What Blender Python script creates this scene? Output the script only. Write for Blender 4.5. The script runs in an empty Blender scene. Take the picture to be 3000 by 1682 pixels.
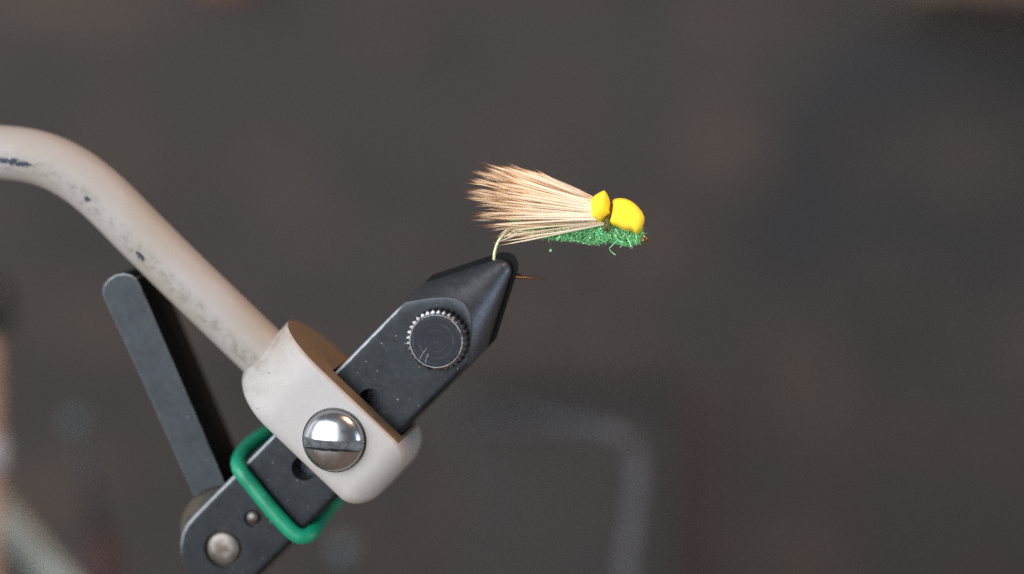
import bpy, bmesh, math, random
from mathutils import Vector, Matrix

random.seed(7)
R_ = random.random
def U_(a, b): return random.uniform(a, b)
MM = 0.001
ZB = 150.0            # height of the focus centre above the bench, mm
PX = 32.0             # photograph pixels per mm in the focus plane
D = 260.4             # camera to focus plane, mm

sc = bpy.context.scene
col = sc.collection

# ------------------------------------------------------------------ camera
cam_d = bpy.data.cameras.new('camera')
cam = bpy.data.objects.new('camera', cam_d)
col.objects.link(cam)
cam.location = (0, -D * MM, ZB * MM)
cam.rotation_euler = (math.radians(90), 0, 0)
cam_d.sensor_width = 36.0
cam_d.lens = 36.0 * D / (3000 / PX)
cam_d.clip_start = 0.01
cam_d.clip_end = 20.0
cam_d.dof.use_dof = True
cam_d.dof.focus_distance = (D - 1.5) * MM
cam_d.dof.aperture_fstop = 6.3
sc.camera = cam

# ------------------------------------------------------------------ world and lamps
world = bpy.data.worlds.new('World')
sc.world = world
world.use_nodes = True
bg = world.node_tree.nodes['Background']
bg.inputs[0].default_value = (0.86, 0.90, 1.0, 1)
bg.inputs[1].default_value = 0.12

def area_lamp(name, loc, target, size, power, color):
    ld = bpy.data.lights.new(name, 'AREA')
    ld.shape = 'RECTANGLE'
    ld.size, ld.size_y = size
    ld.energy = power
    ld.color = color
    o = bpy.data.objects.new(name, ld)
    col.objects.link(o)
    o.location = [c * MM for c in loc]
    d = Vector(target) - Vector(loc)
    o.rotation_euler = d.to_track_quat('-Z', 'Y').to_euler()
    return o

area_lamp('window_light', (-540, -720, ZB + 110), (0, 0, ZB), (1.0, 1.05), 10.0, (0.95, 0.97, 1.0))
area_lamp('far_window_light', (-800, 180, ZB + 260), (0, 0, ZB), (0.6, 0.7), 1.4, (0.88, 0.94, 1.0))
area_lamp('side_window_light', (650, -200, ZB - 150), (0, 0, ZB - 10), (0.3, 0.5), 1.7, (0.70, 0.84, 1.0))
area_lamp('warm_lamp', (260, -120, ZB + 420), (-10, 0, ZB), (0.16, 0.16), 1.05, (1.0, 0.60, 0.36))

sc.view_settings.view_transform = 'Standard'
sc.view_settings.look = 'None'
sc.view_settings.exposure = 0.95
sc.cycles.use_denoising = False      # a little sensor-like grain stays
sc.cycles.max_bounces = 20
sc.cycles.diffuse_bounces = 10
sc.cycles.transmission_bounces = 10
sc.view_settings.gamma = 1.0
sc.view_settings.use_curve_mapping = False

# ------------------------------------------------------------------ measuring helpers (all mm)
CAM = Vector((0, -D, ZB))
def ray(px, py): return Vector(((px - 1500) / PX, D, (841 - py) / PX))
def on_y(px, py, y=0.0): return CAM + ray(px, py) * ((D + y) / D)
BZ = 60.0              # bench height
def py_bench(y): return 841 + (ZB - BZ) * PX * D / (D + y)     # picture row where a thing at depth y meets the bench

YAW, PIT = math.radians(9.0), math.radians(7.0)
VW = Vector((-math.sin(YAW) * math.cos(PIT), -math.cos(YAW) * math.cos(PIT), -math.sin(PIT)))   # front normal of the vise
VU = Vector((0, 0, 1)).cross(-VW).cross(Vector((0, 0, 0))) if False else (-VW).cross(Vector((0, 0, 1))).normalized()
VV = VU.cross(-VW).normalized()
VO = on_y(1470, 790, 0)
def on_w(px, py, w=0.0):
    r = ray(px, py)
    k = ((VO + VW * w) - CAM).dot(VW) / r.dot(VW)
    return CAM + r * k
def uvw(p):
    d = p - VO
    return d.dot(VU), d.dot(VV), d.dot(VW)
def P(u, v, w): return VO + VU * u + VV * v + VW * w

# ------------------------------------------------------------------ object helpers
def tag(o, label=None, cat=None, group=None, kind=None):
    if label: o['label'] = label
    if cat: o['category'] = cat
    if group: o['group'] = group
    if kind: o['kind'] = kind
    return o
def empty(name, p, label, cat, group=None):
    o = bpy.data.objects.new(name, None)
    o.empty_display_size = 0.005
    col.objects.link(o)
    o.location = p * MM
    return tag(o, label, cat, group)
def origin_of(o):
    v = Vector((0, 0, 0))
    while o is not None:
        v = v + o.location
        o = o.parent
    return v
def obj(name, verts, faces, mat, parent=None, smooth=True, attrs=None, at=None):
    """verts in mm, world space"""
    base = origin_of(parent) if parent else Vector((0, 0, 0))
    loc = (at * MM - base) if at is not None else Vector((0, 0, 0))
    off = base + loc
    me = bpy.data.meshes.new(name)
    me.from_pydata([tuple(Vector(v) * MM - off) for v in verts], [], faces)
    me.validate()
    if smooth:
        me.polygons.foreach_set('use_smooth', [True] * len(me.polygons))
    if attrs:
        for k, vals in attrs.items():
            a = me.attributes.new(k, 'FLOAT', 'POINT')
            a.data.foreach_set('value', vals)
    me.materials.append(mat)
    o = bpy.data.objects.new(name, me)
    o.location = loc
    col.objects.link(o)
    o.parent = parent
    return o
def fix_normals(o):
    bm = bmesh.new(); bm.from_mesh(o.data)
    bmesh.ops.recalc_face_normals(bm, faces=bm.faces)
    bm.to_mesh(o.data); bm.free()
def sharp(o, deg=35):
    """smooth shading with creases kept"""
    fix_normals(o)
    me = o.data
    bm = bmesh.new(); bm.from_mesh(me)
    for e in bm.edges:
        if len(e.link_faces) == 2 and e.calc_face_angle(0) > math.radians(deg):
            e.smooth = False
    bm.to_mesh(me); bm.free()
def bevel(o, w, seg=2, deg=30):
    m = o.modifiers.new('edge', 'BEVEL')
    m.width = w * MM; m.segments = seg; m.limit_method = 'ANGLE'; m.angle_limit = math.radians(deg)
    m.harden_normals = False
    return o

def loft(rings, closed=True, cap0=True, cap1=True):
    n = len(rings[0]); V = []; F = []
    for r in rings: V += [Vector(p) for p in r]
    for i in range(len(rings) - 1):
        for j in range(n if closed else n - 1):
            a = i * n + j; b = i * n + (j + 1) % n
            F.append((a, b, b + n, a + n))
    if cap0: F.append(tuple(range(n - 1, -1, -1)))
    if cap1: F.append(tuple(range((len(rings) - 1) * n, len(rings) * n)))
    return V, F
def catmull(pts, n, closed=False):
    pts = [Vector(p) for p in pts]; m = len(pts); out = []
    segs = m if closed else m - 1
    for k in range(n if closed else n + 1):
        f = k * segs / n; i = min(int(f), segs - 1); t = f - i
        g = (lambda q: pts[q % m]) if closed else (lambda q: pts[max(0, min(m - 1, q))])
        p0, p1, p2, p3 = g(i - 1), g(i), g(i + 1), g(i + 2)
        out.append(0.5 * ((2 * p1) + (p2 - p0) * t + (2 * p0 - 5 * p1 + 4 * p2 - p3) * t * t + (3 * p1 - p0 - 3 * p2 + p3) * t ** 3))
    return out
def tube(path, rad, nseg=16, closed=False, ref=None):
    """path: points in mm; rad: number or list; returns verts, faces, (length, angle) per vertex"""
    path = [Vector(p) for p in path]; n = len(path)
    rr = rad if isinstance(rad, (list, tuple)) else [rad] * n
    ref = Vector(ref) if ref is not None else -VW
    rings = []; L = 0; su = []; sa = []
    for i, p in enumerate(path):
        if closed: t = path[(i + 1) % n] - path[i - 1]
        else: t = path[min(i + 1, n - 1)] - path[max(i - 1, 0)]
        t.normalize()
        a = -(ref - t * ref.dot(t)); a.normalize()
        b = t.cross(a)
        if i: L += (p - path[i - 1]).length
        ring = []
        for j in range(nseg):
            th = 2 * math.pi * j / nseg
            ring.append(p + a * (math.cos(th) * rr[i]) + b * (math.sin(th) * rr[i]))
            su.append(L); sa.append(((th + math.pi) % (2 * math.pi)) - math.pi)
        rings.append(ring)
    if closed:
        V, F = loft(rings, True, False, False)
        k = (n - 1) * nseg
        for j in range(nseg): F.append((k + j, k + (j + 1) % nseg, (j + 1) % nseg, j))
    else:
        V, F = loft(rings)
    return V, F, su, sa
def lathe(c, axis, prof, nseg=48, spin=0.0, teeth=None):
    """prof: (radius, height) from the base upward"""
    axis = axis.normalized()
    a = axis.orthogonal().normalized() if abs(axis.dot(VU)) > 0.9 else (VU - axis * VU.dot(axis)).normalized()
    b = axis.cross(a)
    rings = []
    for k, (r, h) in enumerate(prof):
        ring = []
        for j in range(nseg):
            th = 2 * math.pi * j / nseg + spin
            rr = r * (teeth(j, k) if teeth else 1)
            ring.append(c + axis * h + a * (rr * math.cos(th)) + b * (rr * math.sin(th)))
        rings.append(ring)
    return loft(rings)
def boolean(o, cutter, op='DIFFERENCE'):
    m = o.modifiers.new('cut', 'BOOLEAN'); m.object = cutter; m.operation = op; m.solver = 'EXACT'
    dg = bpy.context.evaluated_depsgraph_get()
    me = bpy.data.meshes.new_from_object(o.evaluated_get(dg))
    o.modifiers.clear(); old = o.data; o.data = me
    bpy.data.meshes.remove(old)
    cm = cutter.data; bpy.data.objects.remove(cutter); bpy.data.meshes.remove(cm)

# ------------------------------------------------------------------ materials
ALB = 0.87             # overall reflectance calibration
def srgb(r, g, b):
    f = lambda c: (c / 255 / 12.92) if c / 255 <= 0.04045 else ((c / 255 + 0.055) / 1.055) ** 2.4
    return (f(r) * ALB, f(g) * ALB, f(b) * ALB, 1)
class Mat:
    def __init__(s, name, color=(0.5, 0.5, 0.5, 1), rough=0.5, metal=0.0, spec=0.5):
        s.m = bpy.data.materials.new(name); s.m.use_nodes = True
        s.t = s.m.node_tree; s.n = s.t.nodes; s.b = s.n['Principled BSDF']
        s.b.inputs['Base Color'].default_value = color
        s.b.inputs['Roughness'].default_value = rough
        s.b.inputs['Metallic'].default_value = metal
        s.b.inputs['Specular IOR Level'].default_value = spec
        s.color = None; s.base = color; s._co = None
    def link(s, a, b): s.t.links.new(a, b)
    def coord(s):
        if s._co is None: s._co = s.n.new('ShaderNodeTexCoord').outputs['Object']
        return s._co
    def noise(s, scale, detail=4, rough=0.55, dist=0.0, vec=None):
        """scale in features per mm"""
        n = s.n.new('ShaderNodeTexNoise'); n.inputs['Scale'].default_value = scale / MM
        n.inputs['Detail'].default_value = detail; n.inputs['Roughness'].default_value = rough
        n.inputs['Distortion'].default_value = dist
        s.link(vec if vec is not None else s.coord(), n.inputs['Vector'])
        return n.outputs['Fac']
    def voronoi(s, scale, vec=None):
        n = s.n.new('ShaderNodeTexVoronoi'); n.inputs['Scale'].default_value = scale / MM
        s.link(vec if vec is not None else s.coord(), n.inputs['Vector'])
        return n.outputs['Distance']
    def attr(s, name):
        a = s.n.new('ShaderNodeAttribute'); a.attribute_name = name
        return a.outputs['Fac']
    def ramp(s, fac, stops):
        r = s.n.new('ShaderNodeValToRGB'); cr = r.color_ramp
        while len(cr.elements) < len(stops): cr.elements.new(0.5)
        for e, (p, c) in zip(cr.elements, stops):
            e.position = p; e.color = c if len(c) == 4 else (*c, 1)
        s.link(fac, r.inputs['Fac'])
        return r.outputs['Color']
    def mask(s, fac, lo, hi):
        r = s.n.new('ShaderNodeMapRange'); r.interpolation_type = 'SMOOTHSTEP'
        r.inputs['From Min'].default_value = lo; r.inputs['From Max'].default_value = hi
        s.link(fac, r.inputs['Value'])
        return r.outputs['Result']
    def math(s, op, a, b=None, c=None):
        m = s.n.new('ShaderNodeMath'); m.operation = op
        for i, x in enumerate((a, b, c)):
            if x is None: continue
            if isinstance(x, (int, float)): m.inputs[i].default_value = x
            else: s.link(x, m.inputs[i])
        return m.outputs[0]
    def mixto(s, color, fac):
        """lay a colour (value or socket) over the base colour"""
        x = s.n.new('ShaderNodeMix'); x.data_type = 'RGBA'
        if s.color is None: x.inputs['A'].default_value = s.base
        else: s.link(s.color, x.inputs['A'])
        if isinstance(color, tuple): x.inputs['B'].default_value = color
        else: s.link(color, x.inputs['B'])
        if isinstance(fac, (int, float)): x.inputs['Factor'].default_value = fac
        else: s.link(fac, x.inputs['Factor'])
        s.color = x.outputs['Result']
        s.link(s.color, s.b.inputs['Base Color'])
        return s
    def bump(s, h, strength=0.3, dist=0.05):
        b = s.n.new('ShaderNodeBump'); b.inputs['Strength'].default_value = strength
        b.inputs['Distance'].default_value = dist * MM
        s.link(h, b.inputs['Height'])
        if s.b.inputs['Normal'].is_linked:
            s.link(s.b.inputs['Normal'].links[0].from_socket, b.inputs['Normal'])
        s.link(b.outputs['Normal'], s.b.inputs['Normal'])
        return s
    def rough_from(s, fac, lo, hi):
        r = s.n.new('ShaderNodeMapRange')
        r.inputs['From Min'].default_value = 0.3; r.inputs['From Max'].default_value = 0.7
        r.inputs['To Min'].default_value = lo; r.inputs['To Max'].default_value = hi
        s.link(fac, r.inputs['Value']); s.link(r.outputs['Result'], s.b.inputs['Roughness'])
        return s
    def dot(s, vec):
        v = s.n.new('ShaderNodeVectorMath'); v.operation = 'DOT_PRODUCT'
        s.link(s.coord(), v.inputs[0]); v.inputs[1].default_value = vec
        return v.outputs['Value']

# ================================================================== BACKGROUND
def make_background():
    # wall: dark mottled grey brown, far out of focus
    m = Mat('dark mottled wall', srgb(44, 43, 44), 0.8)
    n1 = m.noise(0.06, 3, 0.55, 0.5); n2 = m.noise(0.04, 3, 0.55, 0.6); n3 = m.noise(0.012, 2, 0.5)
    m.mixto(srgb(43, 41, 40), m.mask(n3, 0.42, 0.62))
    m.mixto(srgb(72, 60, 50), m.mask(n1, 0.48, 0.72))
    m.mixto(srgb(27, 27, 30), m.mask(n2, 0.54, 0.74))
    m.bump(m.noise(1.2, 4), 0.3, 0.3)
    Y = 300.0
    V = []; F = []; nx, nz = 24, 16
    for j in range(nz + 1):
        for i in range(nx + 1):
            V.append((-420 + 840 * i / nx, Y, ZB - 300 + 620 * j / nz))
    for j in range(nz):
        for i in range(nx):
            a = j * (nx + 1) + i; F.append((a, a + 1, a + nx + 2, a + nx + 1))
    tag(obj('wall', V, F, m.m), kind='structure')

    # unseen bench top below the picture, added for support, shade and bounce light
    m = Mat('added wood bench', srgb(150, 140, 128), 0.5)
    mp_ = m.n.new('ShaderNodeMapping'); mp_.inputs['Scale'].default_value = (0.15, 1, 1); m.link(m.coord(), mp_.inputs['Vector'])
    m.mixto(srgb(118, 106, 94), m.mask(m.noise(0.12, 6, 0.6, 0.6, mp_.outputs[0]), 0.4, 0.65)); m.bump(m.noise(0.4, 5, 0.6, 0.0, mp_.outputs[0]), 0.3, 0.3)
    V = [(x, y, z) for z in (BZ - 30, BZ) for y in (-190, 299) for x in (-420, 420)]
    tag(bevel(obj('added_bench_top', V, [(0, 2, 3, 1), (4, 5, 7, 6), (0, 1, 5, 4), (2, 6, 7, 3), (0, 4, 6, 2), (1, 3, 7, 5)], m.m, smooth=False), 2.0), kind='structure')

    def path(pts, y, n=24, before=()): return catmull(list(before) + [on_y(x, z, y) for x, z in pts], n)

    # grey bent tube
    m = Mat('grey painted tube', srgb(69, 71, 74), 0.6)
    m.mixto(srgb(61, 63, 66), m.mask(m.noise(0.3), 0.45, 0.7))
    V, F, _, _ = tube(path([(1790, 1266), (1846, 1305), (1872, 1380), (1864, 1490), (1848, 1590), (1838, 1690), (1834, 1900), (1828, py_bench(62) + 8)], 62, 40, [on_y(1180, 1195, 190), on_y(1480, 1222, 140), on_y(1660, 1246, 84)]), 1.05, 18)
    tag(obj('bent_tube', V, F, m.m), 'blurred grey bent tube hooking over in front of the dark red frame', 'tube')

    # dark frame behind the tube
    e = empty('dark_frame', on_y(1700, py_bench(150), 150), 'blurred dark frame with a black top bar and dark red side post', 'frame')
    mb = Mat('black lacquer', srgb(22, 20, 20), 0.6); mb.mixto(srgb(30, 26, 25), m_ := mb.mask(mb.noise(0.2), 0.4, 0.7))
    mr = Mat('dark red lacquer', srgb(36, 14, 12), 0.7); mr.mixto(srgb(22, 11, 10), mr.mask(mr.noise(0.2), 0.4, 0.7))
    def bar(name, x0, y0, x1, y1, dep, mat, par, thick=6):
        a = on_y(x0, y1, dep); b = on_y(x1, y0, dep)
        V = [(x, y, z) for y in (a.y, a.y + thick) for z in (a.z, b.z) for x in (a.x, b.x)]
        F = [(0, 1, 3, 2), (4, 6, 7, 5), (0, 4, 5, 1), (2, 3, 7, 6), (0, 2, 6, 4), (1, 5, 7, 3)]
        return bevel(obj(name, V, F, mat, par, smooth=False), 0.8, 2)
    bar('top_bar', 1340, 1085, 1990, 1150, 150, mb.m, e)
    bar('side_post', 1990, 1170, 2110, py_bench(150), 150, mr.m, e)
    mp = Mat('dark grey panel', srgb(38, 37, 39), 0.7); mp.mixto(srgb(43, 40, 40), mp.mask(mp.noise(0.1), 0.4, 0.7))
    bar('panel', 1345, 1156, 1990, py_bench(153), 153, mp.m, e, 3)

    # pale rod running down across the lower left corner
    m = Mat('pale metal rod', srgb(150, 164, 162), 0.4); m.mixto(srgb(130, 144, 142), m.mask(m.noise(0.3), 0.4, 0.7))
    V, F, _, _ = tube(path([(-170, 1290), (-40, 1455), (110, 1630), (260, 1800), (420, 1985), (1320, py_bench(70) + 8)], 70, 30), 1.7, 18)
    tag(obj('pale_rod', V, F, m.m), 'blurred pale grey rod slanting down behind the vise lever', 'rod')

    # knobbed post by the left edge
    e = empty('knobbed_post', on_y(-40, py_bench(62), 62), 'blurred cream post with a round black knob on top', 'post')
    m = Mat('cream post paint', srgb(170, 140, 120), 0.5); m.mixto(srgb(140, 114, 98), m.mask(m.noise(0.2), 0.4, 0.7))
    V, F, _, _ = tube(path([(-48, 960), (-46, 1200), (-44, 1330), (-42, 1980), (-40, py_bench(62) + 5)], 62, 20), 1.75, 18)
    obj('rod', V, F, m.m, e)
    m = Mat('white collar', srgb(170, 174, 182), 0.4); m.mixto(srgb(150, 154, 164), m.mask(m.noise(0.3), 0.4, 0.7))
    V, F = lathe(on_y(-45, 1380, 62), Vector((0, 0, 1)), [(0.5, 0), (2.2, 0.1), (2.4, 0.5), (2.4, 3.2), (2.2, 3.7), (0.5, 3.9)], 24)
    obj('collar', V, F, m.m, e)
    m = Mat('black knob', srgb(18, 18, 20), 0.4); m.mixto(srgb(28, 28, 30), m.mask(m.noise(0.4), 0.4, 0.7))
    c = on_y(-42, 985, 62)
    V, F = lathe(c, Vector((0, 0, 1)), [(1.2, 0), (2.3, 0.5), (2.9, 1.8), (3.0, 3.4), (2.7, 5.0), (1.9, 6.2), (0.6, 6.8)], 28)
    obj('knob', V, F, m.m, e)

    # two ball-ended tools; grey balls stand in for out-of-focus highlights
    mball = Mat('highlight-grey ball', srgb(76, 90, 96), 0.5, 0.1); mball.mixto(srgb(64, 76, 82), mball.mask(mball.noise(0.5), 0.4, 0.7))
    msh = Mat('blued shaft', srgb(46, 53, 60), 0.5, 0.1); msh.mixto(srgb(38, 44, 50), msh.mask(msh.noise(0.4), 0.4, 0.7))
    mhd = Mat('dark red handle', srgb(58, 20, 19), 0.5); mhd.mixto(srgb(44, 18, 17), mhd.mask(mhd.noise(0.3), 0.4, 0.7))
    for (bx, by, hx, hy, ex, dep, lab) in (
            (225, 1240, 290, 1560, 340, 80, 'blurred highlight ball on a tool with dark red handle left of the lever'),
            (1012, 1612, 1024, 1760, 1034, 80, 'blurred highlight ball on a tool below the green rubber ring')):
        e = empty('ball_tool', on_y(ex, py_bench(dep), dep), lab, 'tool', 'ball-ended tools standing behind the vise')
        c = on_y(bx, by, dep)
        prof = [(max(0.15, 1.5 * math.sin(math.pi * k / 12)), -1.5 * math.cos(math.pi * k / 12)) for k in range(13)]
        V, F = lathe(c, Vector((0, 0, 1)), prof, 24); obj('ball', V, F, mball.m, e)
        V, F, _, _ = tube([c, on_y(hx, hy, dep)], 0.55, 10); obj('shaft', V, F, msh.m, e)
        V, F, _, _ = tube(catmull([on_y(hx, hy, dep), on_y(ex, py_bench(dep) + 6, dep)], 10), [1.2, 2.0] + [2.2] * 8 + [1.9], 16)
        obj('handle', V, F, mhd.m, e)

    # shelf edge at the top right and a spool shape coloured as a distant lamp's glow
    m = Mat('beige shelf board', srgb(116, 98, 84), 0.6); m.mixto(srgb(98, 84, 72), m.mask(m.noise(0.05), 0.4, 0.7))
    a = on_y(2700, -70, 240)
    bx = on_y(3500, -40, 240)
    V = []
    for y in (240, 296):
        for (p, h) in ((a, 0), (bx, 0), (bx, 14), (a, 14)):
            V.append((p.x, y, p.z + h))
    F = [(0, 1, 2, 3), (7, 6, 5, 4), (0, 4, 5, 1), (3, 2, 6, 7), (0, 3, 7, 4), (1, 5, 6, 2)]
    tag(bevel(obj('shelf_board', V, F, m.m, smooth=False), 0.8), 'blurred beige shelf board edge on the dark wall', 'shelf')
    m = Mat('painted orange lamp glow', srgb(214, 110, 58), 0.6); m.mixto(srgb(180, 86, 44), m.mask(m.noise(0.5), 0.4, 0.7))  # orange colour stands in for the glow of a distant lamp
    V, F = lathe(on_y(655, -125, 292), Vector((0, -1, 0)), [(1.0, -7), (3.2, -6.5), (3.2, -5.5), (2.4, -5), (2.4, 5), (3.2, 5.5), (3.2, 6.5), (1.0, 7)], 24)
    tag(obj('glow_spool_shape', V, F, m.m), 'blurred painted orange lamp glow on a spool shape at the dark wall', 'spool')

# ================================================================== VISE
TIP = uvw(on_w(1488, 768, 0.6)); PIN = uvw(on_w(654, 1607, 3.2))
AX = Vector((PIN[0] - TIP[0], PIN[1] - TIP[1])); LJ = AX.length; AX.normalize()     # jaw axis, tip to tail, in u,v
NX = Vector((-AX.y, AX.x))
if NX.x < 0: NX = -NX
def J(s, a, w): 
    q = Vector((TIP[0], TIP[1])) + AX * s + NX * a
    return P(q.x, q.y, w)
def sa_of(px, py, w):
    u, v, _ = uvw(on_w(px, py, w)); d = Vector((u - TIP[0], v - TIP[1]))
    return d.dot(AX), d.dot(NX)
AXW = (VU * AX.x + VV * AX.y).normalized()
HW = 4.15; TH = 3.2
print('jaw', LJ, [sa_of(*q) for q in ((985, 1105, TH), (1178, 1275, TH), (1205, 885, TH), (1375, 1062, TH), (543, 1549, TH), (847, 1591, TH))])

def steel(name, c1, c2, rough=(0.34, 0.5), metal=0.4, lines=True, dust=True):
    m = Mat(name, c1, 0.42, metal, 0.32)
    n = m.noise(0.35, 5, 0.6)
    m.mixto(c2, m.mask(n, 0.42, 0.68))
    if dust:
        v = m.noise(4.2, 2, 0.4)
        m.mixto(srgb(150, 155, 158), m.math('MULTIPLY', m.mask(v, 0.735, 0.77), 0.65))
        m.mixto(srgb(92, 80, 66), m.math('MULTIPLY', m.mask(m.noise(1.1, 6, 0.7), 0.62, 0.72), 0.35))
    m.rough_from(m.noise(1.5, 6, 0.65), *rough)
    if lines:
        x = m.n.new('ShaderNodeCombineXYZ'); m.link(m.dot(tuple(AXW)), x.inputs[0])
        l = m.noise(6.0, 3, 0.6, 0.0, x.outputs[0])
        m.bump(l, 0.3, 0.04)
        m.mixto(srgb(104, 108, 115), m.math('MULTIPLY', m.attr('cone'), 0.75))
        m.link(m.math('ADD', m.math('MULTIPLY', m.attr('cone'), 0.5), metal), m.b.inputs['Metallic'])
        m.mixto(srgb(104, 108, 114), m.math('MULTIPLY', m.mask(l, 0.50, 0.68), m.math('MULTIPLY', m.attr('cone'), 0.24)))
        m.mixto(srgb(158, 164, 170), m.math('MULTIPLY', m.mask(m.math('ADD', m.attr('worn'), m.math('MULTIPLY', m.math('SUBTRACT', m.noise(1.0, 5), 0.5), 0.5)), 0.5, 0.9), 0.8))  # edge wear, brightened to paint in the window highlight
    m.bump(m.noise(9.0, 4, 0.7), 0.10, 0.02)
    return m.m

def jaw_mesh(sgn, s_off, tan_h, nose, hw, th, L):
    rings = []; wear_glint = []; cn = []
    n_s = 150
    stations = []
    for i in range(n_s + 1):
        f = i / n_s
        stations.append(f)
    S = [0.03, 0.08, 0.15, 0.24, 0.35, 0.5] + [0.5 + 12.5 * (i + 1) / 190 for i in range(190)] + [13 + (L - 13) * (i + 1) / 30 for i in range(30)]
    S += [L + hw * math.sin(math.pi / 2 * (i + 1) / 16) * 0.999 for i in range(16)]
    nt = 200
    for s in S:
        rc = nose * math.sqrt(max(0.0, 1 - max(0.0, 1 - s / nose) ** 2)) + tan_h * s
        h = hw if s <= L else math.sqrt(max(0.0004, hw * hw - (s - L) ** 2))
        ring = []
        corner = math.atan2(th, h)
        for j in range(nt + 1):
            # denser sampling near the two corners
            th_ = math.pi * j / nt
            c, sn = abs(math.cos(th_)), math.sin(th_)
            p = 20.0
            r = min(((c / h) ** p + (sn / th) ** p) ** (-1 / p), rc)
            ta, tb, tc = (c / h) ** p, (sn / th) ** p, (1 / rc) ** p
            su_ = ta + tb + tc
            lft = min(1.0, max(0.0, (th_ / math.pi - 0.42) * 6))  # keeps the painted edge highlight to the left side
            wear_glint.append(min(1.0, (4 * ta * tb + (1.2 * tb * tc if s > 2 else 0)) / su_ ** 2) * lft); cn.append(tc / su_)
            ring.append(J(s + s_off, r * math.cos(th_), sgn * (0.07 + r * sn)))
        rings.append(ring)
    return (*loft(rings), wear_glint, cn)

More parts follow.
